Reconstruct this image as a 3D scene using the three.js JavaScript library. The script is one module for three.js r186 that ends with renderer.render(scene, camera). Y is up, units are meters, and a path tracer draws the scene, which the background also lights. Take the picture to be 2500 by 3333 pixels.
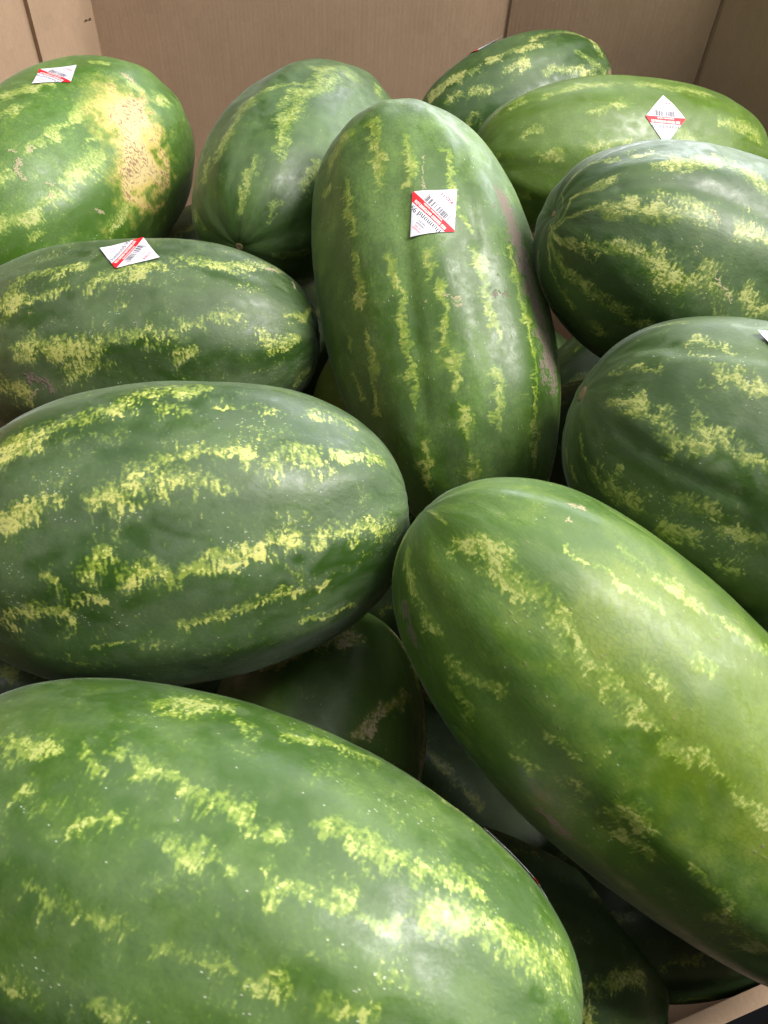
import * as THREE from 'three';
import { mergeGeometries } from 'three/addons/utils/BufferGeometryUtils.js';
import { RectAreaLightUniformsLib } from 'three/addons/lights/RectAreaLightUniformsLib.js';

// ---------------------------------------------------------------- camera, light, exposure
const scene = new THREE.Scene();
const camera = new THREE.PerspectiveCamera(67.19, 3 / 4, 0.02, 60);
camera.position.set(0, 1.5, 0);
camera.focus = 0.85; camera.userData.fStop = 13;
{ // held at an angle: looks down 49 degrees and is rolled 4 degrees
  const down = new THREE.Vector3(-110, -1434, -1665).normalize(), up = down.clone().negate(), fwd = new THREE.Vector3(0, 0, -1);
  const flat = fwd.clone().addScaledVector(up, -fwd.dot(up)).normalize(), z = flat.clone().negate(), x = new THREE.Vector3().crossVectors(up, z);
  const m = new THREE.Matrix4().makeBasis(x, up, z).transpose();
  camera.quaternion.setFromRotationMatrix(m);
}
const renderer = new THREE.WebGLRenderer({ antialias: true });
renderer.toneMapping = THREE.LinearToneMapping;
renderer.toneMappingExposure = 0.95;
renderer.shadowMap.enabled = true;
RectAreaLightUniformsLib.init();
const ROOM = new THREE.Color().setRGB(0.010, 0.0103, 0.011);   // dim surroundings of the shop
scene.background = ROOM;
//              name, label, [position], [looks at], width, height, intensity, [colour]
const LAMPS = [
  ['unseen_overhead_light', 'unseen long white ceiling light, placed to light the bin from the upper right', [1.9, 3.7, -0.35], [0, 1, -0.7], 0.6, 2.0, 66, [1, 0.97, 0.9]],  // out of view, set high on the right as the main light
  ['unseen_window', 'unseen wide window far behind the bin, placed to give the rinds their sheen', [3.0, 3.0, -6.5], [0.3, 1.4, -0.7], 7.5, 2.6, 10.5, [0.93, 0.97, 1]],  // out of view; lights the rinds from behind for their sheen
  ['unseen_overhead_light', 'unseen long white light farther away, placed to brighten the right ends', [4.6, 3.6, -2.0], [0, 1, -0.7], 0.35, 1.8, 80, [1, 0.98, 0.94]],  // out of view, placed for the glow on right-hand shoulders
  ['unseen_overhead_light', 'added broad fill panel over the bin, in place of ceiling bounce', [-0.2, 4.1, -0.8], [-0.2, 0, -0.799], 4.6, 3.6, 0.36, [1, 0.985, 0.95]],  // added fill that stands in for light bounced off the ceiling
];

// ---------------------------------------------------------------- small helpers
const used = new Map();
function numbered(name) { const n = used.get(name) ?? 0; used.set(name, n + 1); return n ? name + '_' + String(n).padStart(3, '0') : name; }
function tag(o, label, category, group, kind) {
  if (label) o.userData.label = label;
  if (category) o.userData.category = category;
  if (group) o.userData.group = group;
  if (kind) o.userData.kind = kind;
  return o;
}
function thing(name, label, category, group) { const g = new THREE.Group(); g.name = numbered(name); scene.add(g); return tag(g, label, category, group); }
function part(name, geometry, material, parent) {
  const m = new THREE.Mesh(geometry, material); m.name = name; m.castShadow = m.receiveShadow = true; parent.add(m); return m;
}
const clamp = (x, a = 0, b = 1) => (x < a ? a : x > b ? b : x), mix = (a, b, t) => a + (b - a) * t;
const smooth = (a, b, x) => { const t = clamp((x - a) / (b - a)); return t * t * (3 - 2 * t); };
function random(seed) { let s = seed >>> 0; return () => { s = (s + 0x6d2b79f5) >>> 0; let t = Math.imul(s ^ (s >>> 15), 1 | s); t = (t + Math.imul(t ^ (t >>> 7), 61 | t)) ^ t; return ((t ^ (t >>> 14)) >>> 0) / 4294967296; }; }
const TABLE = new Float32Array(65536); { const r = random(77); for (let i = 0; i < 65536; i++) TABLE[i] = r(); }
const cell = (x, y, k) => TABLE[(Math.imul(x, 73856093) ^ Math.imul(y, 19349663) ^ Math.imul(k, 83492791)) >>> 3 & 65535];
const GX = new Float32Array(65536), GY = new Float32Array(65536); for (let i = 0; i < 65536; i++) { GX[i] = Math.cos(TABLE[i] * 6.2831853); GY[i] = Math.sin(TABLE[i] * 6.2831853); }
const slot = (x, y, k) => (Math.imul(x, 73856093) ^ Math.imul(y, 19349663) ^ Math.imul(k, 83492791)) >>> 3 & 65535;
// gradient noise, about 0..1, whose x repeats after px cells
function noise(x, y, px, k) {
  let ix = Math.floor(x), iy = Math.floor(y); const fx = x - ix, fy = y - iy;
  const u = fx * fx * (3 - 2 * fx), v = fy * fy * (3 - 2 * fy);
  ix = ((ix % px) + px) % px; const jx = ix + 1 === px ? 0 : ix + 1;
  const a = slot(ix, iy, k), b = slot(jx, iy, k), c = slot(ix, iy + 1, k), d = slot(jx, iy + 1, k);
  const A = GX[a] * fx + GY[a] * fy, B = GX[b] * (fx - 1) + GY[b] * fy, C = GX[c] * fx + GY[c] * (fy - 1), D = GX[d] * (fx - 1) + GY[d] * (fy - 1);
  return 0.5 + 0.85 * ((A + (B - A) * u) * (1 - v) + (C + (D - C) * u) * v);
}
// cells: nearest and second nearest distance, and the cell's own number
const W3 = [0, 0, 0];
function cells(x, y, px, k) {
  const ix = Math.floor(x), iy = Math.floor(y); let d1 = 9, d2 = 9, id = 0;
  for (let j = -1; j < 2; j++) for (let i = -1; i < 2; i++) {
    const cx = ix + i, wx = ((cx % px) + px) % px, cy = iy + j;
    const dx = cx + 0.12 + 0.76 * cell(wx, cy, k) - x, dy = cy + 0.12 + 0.76 * cell(wx, cy, k + 1) - y, d = dx * dx + dy * dy;
    if (d < d1) { d2 = d1; d1 = d; id = cell(wx, cy, k + 2); } else if (d < d2) d2 = d;
  }
  W3[0] = Math.sqrt(d1); W3[1] = Math.sqrt(d2); W3[2] = id; return W3;
}
const toByte = (c) => { c = clamp(c); return 255 * (c <= 0.0031308 ? 12.92 * c : 1.055 * Math.pow(c, 1 / 2.4) - 0.055); };
const SRGB = new Uint8Array(4097); for (let i = 0; i <= 4096; i++) SRGB[i] = Math.round(toByte(i / 4096));
const enc = (c) => SRGB[c <= 0 ? 0 : c >= 1 ? 4096 : (c * 4096) | 0];

// ---------------------------------------------------------------- where each watermelon lies (metres), and its own markings
// stripes and marks are strokes of [turn round the axis 0..1, place along the axis 0..1, half width in mm]
const MELONS = {
  A: { at: [-0.495, 0.937, -1.067], turn: [1.234, 0.090], half: 0.241, radius: 0.143, taper: -0.019,
    stripes: [[[0.277,0.551,17.5],[0.261,0.531,17.1],[0.238,0.491,15.8]],[[0.242,0.605,9.8],[0.234,0.58,9.8]],[[0.172,0.646,9.1],[0.167,0.578,9.7],[0.167,0.514,10.4],[0.169,0.463,11.1]],[[0.177,0.719,8.6],[0.171,0.701,8.7]],[[0.127,0.797,11.5],[0.107,0.742,11.4],[0.105,0.697,11.7],[0.103,0.664,11.9]],[[0.077,0.763,6.8],[0.074,0.742,6.8]],[[0.107,0.634,15.8],[0.111,0.591,16.5],[0.111,0.546,17.4]],[[0.115,0.332,10.1],[0.112,0.292,11.5]],[[0.017,0.616,9.0],[0.033,0.551,9.3]],[[0.237,0.351,9.3],[0.221,0.339,9.3]],[[0.175,0.36,10.3],[0.148,0.349,10.0]],[[0.13,0.537,6.5],[0.133,0.491,6.8]]],
    marks: [['spot',[[0.132,0.442,41.7],[0.098,0.446,40.9],[0.069,0.466,40.6],[0.049,0.496,40.3]]],['scar',[[0.172,0.666,3.7],[0.166,0.689,3.6],[0.151,0.691,3.5]]],['scar',[[0.171,0.643,3.8],[0.171,0.632,3.8]]],['scar',[[0.192,0.665,3.1],[0.187,0.663,3.1]]],['scar',[[0.127,0.669,2.8],[0.12,0.662,2.8]]],['scar',[[0.11,0.684,2.8],[0.11,0.676,2.8]]],['scar',[[0.177,0.346,8.3],[0.165,0.344,8.1]]],['scar',[[0.059,0.624,3.0],[0.045,0.613,3.1]]]],
    sticker: [0.244, 0.453, 2.958],
  },
  B: { at: [-0.155, 0.959, -1.117], turn: [4.485, 0.042], half: 0.243, radius: 0.130, taper: -0.008,
    stripes: [[[0.164,0.36,4.7],[0.209,0.44,4.8],[0.248,0.468,4.8],[0.293,0.481,4.5]],[[0.164,0.224,8.1],[0.178,0.28,8.9],[0.186,0.354,10.4],[0.193,0.399,10.6]],[[0.115,0.202,6.1],[0.132,0.256,6.7]],[[0.278,0.319,13.9],[0.272,0.366,15.5],[0.268,0.434,18.1],[0.287,0.473,18.9],[0.284,0.533,21.1]],[[0.263,0.572,16.5],[0.289,0.599,16.7],[0.311,0.589,16.6]],[[0.303,0.249,7.8],[0.292,0.294,8.5]],[[0.259,0.09,8.4],[0.255,0.158,8.7],[0.259,0.217,9.2]],[[0.372,0.106,5.0],[0.362,0.138,5.0],[0.355,0.169,5.1]],[[0.376,0.238,6.8],[0.37,0.276,7.2],[0.365,0.301,7.5]],[[0.361,0.618,7.8],[0.36,0.67,8.0]]],
    marks: [['stem',[[0.312,0.018,6.2],[0.354,0.016,6.2]]]],
  },
  C: { at: [0.045, 0.949, -0.781], turn: [5.096, -0.605], half: 0.268, radius: 0.133, taper: -0.041,
    stripes: [[[0.068,0.755,12.7],[0.084,0.771,12.7],[0.101,0.789,12.8]],[[0.17,0.787,7.5],[0.167,0.712,6.0],[0.163,0.655,5.5]],[[0.058,0.697,5.5],[0.072,0.706,5.2]],[[0.108,0.683,6.4],[0.112,0.643,5.9],[0.114,0.607,5.6]],[[0.109,0.572,5.5],[0.105,0.545,5.4],[0.099,0.519,5.4]],[[0.153,0.548,6.0],[0.152,0.526,5.9]],[[0.159,0.518,4.2],[0.15,0.473,4.1],[0.149,0.449,4.1],[0.143,0.409,4.1],[0.14,0.384,4.1]],[[0.143,0.378,3.5],[0.129,0.356,3.6]],[[0.096,0.478,4.1],[0.096,0.438,4.0],[0.078,0.399,4.3],[0.062,0.377,4.6]],[[0.059,0.48,4.2],[0.05,0.467,4.3]],[[0.046,0.439,4.4],[0.049,0.401,4.2]],[[0.207,0.497,4.6],[0.207,0.474,4.6],[0.197,0.429,4.4]],[[0.204,0.415,4.9],[0.196,0.369,4.9]],[[0.199,0.342,6.4],[0.197,0.303,6.4]],[[0.192,0.267,5.0],[0.187,0.231,5.2]],[[0.134,0.316,4.6],[0.12,0.279,4.8],[0.101,0.231,5.2]],[[0.265,0.535,4.6],[0.265,0.499,4.5],[0.266,0.463,4.4],[0.266,0.421,4.3]],[[0.254,0.381,5.7],[0.254,0.35,5.7],[0.243,0.299,5.7]],[[0.317,0.54,4.2],[0.318,0.458,4.0],[0.32,0.406,4.0],[0.314,0.343,3.8],[0.313,0.228,3.9]],[[0.218,0.721,5.5],[0.205,0.639,4.7]],[[0.204,0.546,6.3],[0.2,0.517,6.2]],[[0.265,0.684,4.9],[0.255,0.6,4.2],[0.26,0.561,4.1]]],
    marks: [['dirt',[[0.338,0.611,14.7],[0.344,0.55,14.2],[0.35,0.488,14.1],[0.359,0.42,14.5],[0.363,0.366,14.6]]],['dirt',[[0.277,0.476,1.7],[0.292,0.469,1.8]]],['scar',[[0.229,0.682,1.4],[0.222,0.649,1.3],[0.218,0.626,1.3]]],['scar',[[0.211,0.486,2.0],[0.215,0.483,2.0]]],['scar',[[0.218,0.474,2.5],[0.227,0.47,2.6]]],['scar',[[0.223,0.48,2.1],[0.23,0.477,2.1]]],['scar',[[0.186,0.487,1.3],[0.186,0.485,1.3]]],['groove',[[0.21,0.818,13.4],[0.198,0.699,9.1],[0.185,0.61,7.9],[0.171,0.52,7.3],[0.161,0.427,7.0],[0.142,0.345,7.1]]],['groove',[[0.312,0.781,9.9],[0.279,0.642,6.7],[0.269,0.547,5.9]]]],
    sticker: [0.222, 0.593, -0.991],
  },
  D: { at: [-0.321, 0.900, -0.758], turn: [0.014, 0.151], half: 0.229, radius: 0.124, taper: -0.011,
    stripes: [[[0.164,0.65,12.4],[0.176,0.628,12.4],[0.201,0.611,13.1]],[[0.221,0.595,6.5],[0.215,0.557,6.1],[0.225,0.526,6.1]],[[0.172,0.597,4.8],[0.179,0.558,4.7],[0.186,0.514,4.6]],[[0.185,0.492,7.7],[0.203,0.473,8.0],[0.206,0.438,7.9],[0.22,0.397,8.1]],[[0.24,0.36,8.7],[0.241,0.325,8.6],[0.245,0.277,8.7]],[[0.245,0.277,6.5],[0.292,0.229,8.6],[0.34,0.195,8.8]],[[0.11,0.456,8.3],[0.112,0.42,8.2],[0.11,0.374,8.0]],[[0.126,0.355,5.9],[0.129,0.317,5.8],[0.141,0.285,5.9],[0.139,0.251,6.0]],[[0.098,0.6,13.3],[0.1,0.56,12.7],[0.092,0.524,12.3],[0.099,0.479,11.9]],[[0.07,0.544,7.8],[0.072,0.506,7.6]],[[0.049,0.672,11.8],[0.039,0.629,11.2]],[[0.086,0.363,5.8],[0.084,0.341,5.8]],[[0.109,0.216,4.3],[0.092,0.186,4.5]],[[0.079,0.203,7.7],[0.078,0.164,8.1],[0.091,0.113,9.1]],[[0.161,0.146,5.6],[0.177,0.083,6.9],[0.378,0.054,8.8]],[[0.945,0.138,8.7],[0.922,0.097,10.3]]],
    marks: [['scar',[[0.286,0.212,4.6],[0.303,0.193,4.8]]],['scar',[[0.317,0.146,3.8],[0.288,0.135,3.8]]],['dirt',[[0.062,0.611,5.9],[0.051,0.581,5.8],[0.04,0.577,5.9]]],['scar',[[0.032,0.619,2.1],[0.04,0.602,2.0]]]],
    sticker: [0.249, 0.448, 2.861],
  },
  E: { at: [-0.177, 0.954, -0.431], turn: [0.198, 0.054], half: 0.203, radius: 0.134, taper: -0.051,
    stripes: [[[0.245,0.698,10.9],[0.255,0.657,10.5],[0.259,0.613,10.1],[0.267,0.573,10.1]],[[0.284,0.53,9.3],[0.299,0.487,10.2],[0.303,0.441,10.4]],[[0.267,0.573,5.3],[0.279,0.529,5.6]],[[0.272,0.495,4.2],[0.262,0.461,3.9]],[[0.27,0.416,3.5],[0.27,0.368,3.6],[0.27,0.343,3.6]],[[0.283,0.287,5.8],[0.294,0.247,6.6],[0.302,0.219,6.8]],[[0.174,0.562,8.3],[0.18,0.535,8.2],[0.181,0.498,8.1],[0.181,0.462,8.0],[0.173,0.409,7.9]],[[0.196,0.519,6.5],[0.203,0.487,6.5]],[[0.21,0.449,7.4],[0.212,0.417,7.4],[0.206,0.395,7.3]],[[0.194,0.355,8.7],[0.208,0.322,9.3],[0.207,0.296,9.5]],[[0.215,0.265,4.8],[0.222,0.231,5.2],[0.245,0.152,7.0]],[[0.166,0.689,6.7],[0.173,0.668,6.5],[0.178,0.636,6.2]],[[0.178,0.617,2.8],[0.175,0.606,2.8]],[[0.11,0.581,6.5],[0.125,0.557,6.2]],[[0.102,0.535,7.8],[0.108,0.508,7.6],[0.092,0.479,7.7]],[[0.107,0.461,6.1],[0.111,0.417,6.0],[0.115,0.372,6.1],[0.115,0.335,6.2]],[[0.116,0.302,5.7],[0.116,0.248,6.1],[0.099,0.15,8.1]],[[0.063,0.717,6.9],[0.077,0.668,5.9],[0.072,0.62,5.6]],[[0.085,0.604,3.2],[0.088,0.581,3.1]],[[0.049,0.484,4.6],[0.053,0.444,4.5],[0.059,0.392,4.4],[0.059,0.343,4.5]],[[0.109,0.633,3.2],[0.11,0.621,3.2]],[[0.016,0.336,2.4],[0.008,0.259,2.7]],[[0.033,0.598,2.9],[0.038,0.524,2.7]],[[0.055,0.317,2.9],[0.059,0.302,2.9]]],
    marks: [],
  },
  F: { at: [0.168, 0.963, -1.398], turn: [0.385, 0.234], half: 0.173, radius: 0.103, taper: 0.026,
    stripes: [[[0.261,0.81,11.5],[0.229,0.7,9.9],[0.217,0.63,9.7]],[[0.221,0.581,9.0],[0.218,0.523,9.1],[0.208,0.447,9.2]],[[0.168,0.556,8.5],[0.17,0.504,8.8]],[[0.134,0.447,7.5],[0.123,0.372,7.9],[0.093,0.259,9.2]],[[0.241,0.436,6.9],[0.259,0.378,7.6],[0.264,0.288,7.7],[0.236,0.22,7.7],[0.158,0.188,7.7]],[[0.169,0.32,5.8],[0.129,0.268,5.8],[0.087,0.215,6.5]],[[0.157,0.676,7.2],[0.145,0.634,7.1]],[[0.178,0.756,6.6],[0.172,0.72,6.5]],[[0.082,0.713,7.5],[0.09,0.694,7.5]]],
    marks: [['stem',[[0.076,0.168,12.3],[0.071,0.157,12.3]]]],
    sliver: [0.330, 0.561],
  },
  G: { at: [0.325, 0.963, -1.213], turn: [0.189, -0.052], half: 0.237, radius: 0.119, taper: 0.016,
    stripes: [[[0.24,0.717,7.8],[0.249,0.643,8.8],[0.244,0.558,9.2]],[[0.164,0.641,5.1],[0.182,0.574,5.5]],[[0.137,0.788,3.9],[0.146,0.742,3.9]],[[0.245,0.52,9.4],[0.245,0.452,9.5],[0.243,0.367,9.7]],[[0.095,0.642,6.8],[0.104,0.587,7.0],[0.109,0.56,7.1]],[[0.081,0.751,5.9],[0.081,0.699,5.9]],[[0.065,0.891,6.8],[0.075,0.856,6.4]],[[0.164,0.357,8.5],[0.163,0.286,9.6],[0.164,0.226,11.3]],[[0.946,0.8,7.1],[0.983,0.757,6.4]],[[0.125,0.457,8.6],[0.123,0.427,8.8]],[[0.301,0.867,7.8],[0.262,0.782,7.4]]],
    marks: [],
    sticker: [0.154, 0.487, -1.605],
  },
  H: { at: [0.379, 1.011, -0.804], turn: [3.282, 0.380], half: 0.249, radius: 0.131, taper: 0.010,
    stripes: [[[0.604,0.026,6.7],[0.321,0.052,6.1],[0.319,0.123,5.4],[0.301,0.15,5.6]],[[0.632,0.02,3.8],[0.186,0.035,4.1],[0.184,0.095,4.5],[0.251,0.166,3.7]],[[0.575,0.034,5.7],[0.436,0.052,5.1],[0.386,0.112,4.4],[0.379,0.13,4.3]],[[0.39,0.142,11.1],[0.375,0.181,11.0],[0.375,0.212,11.0],[0.374,0.238,11.1]],[[0.375,0.249,10.6],[0.36,0.274,11.1],[0.37,0.304,11.1]],[[0.249,0.192,6.2],[0.253,0.223,6.4]],[[0.288,0.238,9.5],[0.281,0.282,10.3],[0.267,0.33,12.1],[0.29,0.366,11.2],[0.3,0.386,10.9]],[[0.578,0.04,9.2],[0.492,0.103,7.2],[0.472,0.154,6.7],[0.448,0.19,6.5],[0.442,0.222,6.5]],[[0.58,0.043,4.9],[0.513,0.101,4.0],[0.497,0.159,3.6]],[[0.602,0.042,9.3],[0.578,0.103,8.1],[0.56,0.155,7.5],[0.548,0.222,7.3],[0.542,0.277,7.5],[0.532,0.304,7.4]],[[0.621,0.044,4.4],[0.624,0.113,4.2],[0.615,0.176,4.1],[0.616,0.202,4.2]],[[0.443,0.238,11.5],[0.45,0.266,11.6],[0.459,0.287,11.8],[0.45,0.319,12.0]],[[0.435,0.332,8.5],[0.446,0.354,8.6],[0.452,0.373,8.8]],[[0.38,0.356,7.4],[0.373,0.383,7.8],[0.375,0.394,7.9]],[[0.468,0.363,5.5],[0.475,0.38,5.6]],[[0.443,0.397,9.6],[0.449,0.432,10.1]],[[0.6,0.247,6.2],[0.6,0.271,6.3]]],
    marks: [['scar',[[0.354,0.308,1.3],[0.374,0.323,1.2]]],['scar',[[0.365,0.352,1.3],[0.375,0.364,1.3]]],['scar',[[0.412,0.301,1.0],[0.418,0.31,1.0]]],['scar',[[0.432,0.342,1.6],[0.458,0.382,1.7]]],['groove',[[0.337,0.159,6.2],[0.332,0.221,6.3],[0.328,0.278,6.7],[0.336,0.334,6.9],[0.347,0.388,7.1]]],['stem',[[0.635,0.029,5.3],[0.619,0.031,5.2]]]],
  },
  I: { at: [0.406, 0.961, -0.520], turn: [2.910, 0.283], half: 0.245, radius: 0.143, taper: 0.045,
    stripes: [[[0.304,0.079,4.3],[0.306,0.126,3.7],[0.308,0.165,3.4]],[[0.255,0.21,3.4],[0.26,0.247,3.3],[0.269,0.27,3.2]],[[0.275,0.212,2.6],[0.277,0.242,2.6]],[[0.305,0.251,4.7],[0.312,0.278,4.6],[0.313,0.308,4.6]],[[0.322,0.232,2.2],[0.317,0.268,2.3]],[[0.389,0.108,8.7],[0.378,0.152,7.8],[0.383,0.195,7.2]],[[0.4,0.205,5.5],[0.4,0.234,5.3],[0.396,0.257,5.3],[0.392,0.28,5.3]],[[0.423,0.227,3.7],[0.415,0.236,3.7]],[[0.366,0.243,4.2],[0.38,0.26,4.1],[0.377,0.283,4.1],[0.383,0.309,4.1],[0.388,0.34,4.1]],[[0.521,0.162,8.6],[0.516,0.192,8.2],[0.506,0.227,7.8],[0.491,0.25,7.4]],[[0.491,0.193,3.8],[0.484,0.197,3.7]],[[0.622,0.088,3.1],[0.581,0.158,2.8]],[[0.517,0.089,3.7],[0.527,0.131,3.4]],[[0.454,0.286,6.4],[0.446,0.319,6.4],[0.449,0.34,6.5]],[[0.503,0.293,7.3],[0.489,0.317,7.0],[0.484,0.333,7.0]],[[0.457,0.352,5.7],[0.451,0.383,5.8]],[[0.493,0.372,5.9],[0.491,0.395,6.0]],[[0.17,0.162,3.9],[0.189,0.202,3.8]]],
    marks: [['stem',[[0.386,0.018,9.9],[0.396,0.027,9.9]]],['groove',[[0.213,0.081,10.6],[0.274,0.199,7.4],[0.274,0.301,7.4]]],['groove',[[0.424,0.15,6.4],[0.431,0.248,5.8],[0.424,0.338,5.8]]]],
    sliver: [0.246, 0.346],
  },
  J: { at: [0.262, 0.880, -0.294], turn: [-0.476, -0.512], half: 0.297, radius: 0.125, taper: -0.074,
    stripes: [[[0.194,0.986,5.1],[0.168,0.93,3.9],[0.17,0.906,3.4]],[[0.144,0.864,9.3],[0.169,0.839,9.0],[0.175,0.813,8.7]],[[0.152,0.81,7.5],[0.162,0.776,7.4],[0.17,0.746,7.4]],[[0.168,0.728,5.0],[0.15,0.703,5.0],[0.152,0.667,5.1]],[[0.152,0.667,4.1],[0.147,0.622,4.3],[0.143,0.589,4.5],[0.151,0.561,4.7]],[[0.233,0.755,2.3],[0.235,0.705,2.3],[0.241,0.652,2.5]],[[0.276,0.707,4.1],[0.28,0.632,4.6],[0.283,0.581,5.0],[0.29,0.551,5.6]],[[0.184,0.641,3.2],[0.185,0.617,3.3]],[[0.224,0.61,3.3],[0.226,0.586,3.4]],[[1.0,0.925,6.4],[0.015,0.868,5.2],[0.023,0.826,4.8],[0.026,0.794,4.7]],[[0.024,0.76,4.3],[0.031,0.741,4.1],[0.051,0.722,3.9],[0.063,0.706,3.8]],[[0.008,0.732,4.2],[0.007,0.71,4.3]],[[0.075,0.651,3.4],[0.076,0.635,3.5]],[[0.027,0.646,4.1],[0.028,0.63,4.2]],[[0.051,0.606,5.6],[0.051,0.595,5.7]],[[0.051,0.568,6.9],[0.076,0.566,6.4],[0.075,0.55,6.5]],[[0.05,0.552,4.2],[0.052,0.522,4.4]],[[0.157,0.571,3.9],[0.155,0.518,4.2],[0.159,0.493,4.4]],[[0.076,0.499,3.3],[0.077,0.474,3.5],[0.071,0.446,3.7]],[[0.056,0.44,7.9],[0.051,0.413,8.5],[0.051,0.39,9.0]]],
    marks: [['yellow',[[0.231,0.547,59.9],[0.227,0.607,54.0],[0.217,0.671,48.7]]],['yellow',[[0.173,0.512,47.4],[0.174,0.554,44.2]]],['scar',[[0.308,0.775,4.3],[0.314,0.761,4.5]]],['scar',[[0.28,0.771,2.3],[0.28,0.768,2.3]]],['dirt',[[0.976,0.849,5.0],[0.972,0.818,5.1],[0.964,0.789,5.4]]],['dirt',[[0.991,0.592,5.0],[0.994,0.563,5.1]]]],
  },
  K: { at: [-0.093, 0.887, -0.144], turn: [-0.274, -0.010], half: 0.257, radius: 0.136, taper: -0.024,
    stripes: [[[0.272,0.713,6.8],[0.273,0.69,6.5],[0.276,0.656,6.0]],[[0.29,0.626,4.3],[0.28,0.612,4.1],[0.269,0.595,3.9]],[[0.287,0.59,5.2],[0.288,0.562,5.0],[0.285,0.535,4.8],[0.284,0.518,4.7]],[[0.274,0.513,7.2],[0.285,0.496,7.4],[0.283,0.479,7.3]],[[0.273,0.459,3.5],[0.281,0.448,3.6]],[[0.357,0.6,8.0],[0.383,0.582,9.1],[0.38,0.553,8.9]],[[0.368,0.525,5.8],[0.355,0.506,5.2]],[[0.371,0.486,5.3],[0.383,0.464,5.8],[0.39,0.438,5.8],[0.394,0.407,5.9]],[[0.439,0.373,6.2],[0.406,0.334,6.0],[0.429,0.276,6.2]],[[0.296,0.415,7.1],[0.295,0.391,7.1],[0.293,0.361,7.1],[0.305,0.316,7.6]],[[0.315,0.309,5.3],[0.307,0.282,5.3]],[[0.237,0.441,5.7],[0.245,0.427,5.7],[0.242,0.4,5.7],[0.258,0.384,5.8]],[[0.244,0.371,5.5],[0.243,0.355,5.5],[0.25,0.345,5.6]],[[0.268,0.318,8.5],[0.277,0.289,9.0],[0.285,0.249,9.7],[0.286,0.198,10.9],[0.311,0.146,14.2]],[[0.241,0.528,4.7],[0.243,0.503,4.7],[0.24,0.476,4.6]],[[0.227,0.603,4.5],[0.239,0.586,4.4],[0.24,0.571,4.3]],[[0.185,0.606,4.2],[0.182,0.587,4.1],[0.183,0.559,4.0],[0.189,0.532,3.9],[0.188,0.517,3.8]],[[0.183,0.5,4.1],[0.184,0.48,4.1],[0.187,0.453,4.0]],[[0.182,0.434,5.5],[0.189,0.42,5.5],[0.184,0.411,5.5]],[[0.133,0.523,4.5],[0.141,0.511,4.3]],[[0.185,0.376,4.6],[0.191,0.346,4.7]],[[0.231,0.663,3.1],[0.248,0.657,3.1]],[[0.116,0.606,4.4],[0.117,0.597,4.3]],[[0.253,0.457,2.8],[0.25,0.448,2.7]]],
    marks: [['scar',[[0.422,0.383,1.8],[0.429,0.379,1.8]]]],
    sliver: [0.459, 0.230],
  },
  L: { at: [-0.059, 0.679, -0.335], turn: [1.441, 0.437], half: 0.180, radius: 0.121, taper: -0.014,
    stripes: [[[0.258,0.267,7.4],[0.203,0.224,8.0]],[[0.18,0.425,5.3],[0.142,0.365,6.0],[0.102,0.33,7.2]],[[0.347,0.333,6.1],[0.285,0.288,5.3]]],
    marks: [['dirt',[[0.015,0.149,7.2],[0.013,0.165,7.2]]]],
  },
  M: { at: [0.130, 0.560, -0.200], turn: [-0.244, -0.122], half: 0.215, radius: 0.118, taper: 0.000,
    stripes: [[[0.21,0.354,8.1],[0.226,0.319,8.5],[0.262,0.25,10.0]],[[0.185,0.347,6.5],[0.18,0.332,6.6]],[[0.36,0.35,5.3],[0.368,0.319,5.8]]],
    marks: [],
  },
  N: { at: [-0.012, 0.735, -0.895], turn: [1.350, 0.005], half: 0.188, radius: 0.100, taper: -0.000,
    stripes: [[[0.44,0.516,14.2],[0.408,0.512,14.1]]],
    marks: [],
  },
  O: { at: [-0.380, 0.684, -1.222], turn: [0.747, 0.153], half: 0.225, radius: 0.124, taper: 0.008,
    stripes: [],
    marks: [],
  },
  P: { at: [0.387, 0.752, -0.729], turn: [2.593, 0.024], half: 0.220, radius: 0.121, taper: -0.034,
    stripes: [],
    marks: [],
  },
  Q: { at: [0.235, 0.560, -1.080], turn: [1.443, -0.016], half: 0.221, radius: 0.119, taper: -0.003,
    stripes: [],
    marks: [],
  },
  S: { at: [0.151, 0.396, -0.405], turn: [-0.778, 0.053], half: 0.229, radius: 0.118, taper: 0.002,
    stripes: [],
    marks: [],
  },
  T: { at: [-0.216, 0.718, -0.978], turn: [1.427, -0.004], half: 0.219, radius: 0.119, taper: -0.001,
    stripes: [],
    marks: [],
  },
  U: { at: [-0.458, 0.744, -0.344], turn: [0.103, 0.036], half: 0.223, radius: 0.124, taper: -0.002,
    stripes: [],
    marks: [],
  },
  V: { at: [0.440, 0.555, -0.302], turn: [0.384, 0.000], half: 0.235, radius: 0.115, taper: 0.000,
    stripes: [],
    marks: [],
  },
  W: { at: [0.120, 0.300, -0.500], turn: [2.135, -0.014], half: 0.228, radius: 0.125, taper: 0.011,
    stripes: [],
    marks: [],
  },
  X: { at: [0.121, 0.585, -0.669], turn: [0.287, -0.040], half: 0.213, radius: 0.120, taper: -0.000,
    stripes: [],
    marks: [],
  },
  R: { at: [-0.228, 0.555, -0.472], turn: [0.134, -0.017], half: 0.220, radius: 0.120, taper: -0.001,
    stripes: [],
    marks: [],
  },};
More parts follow.
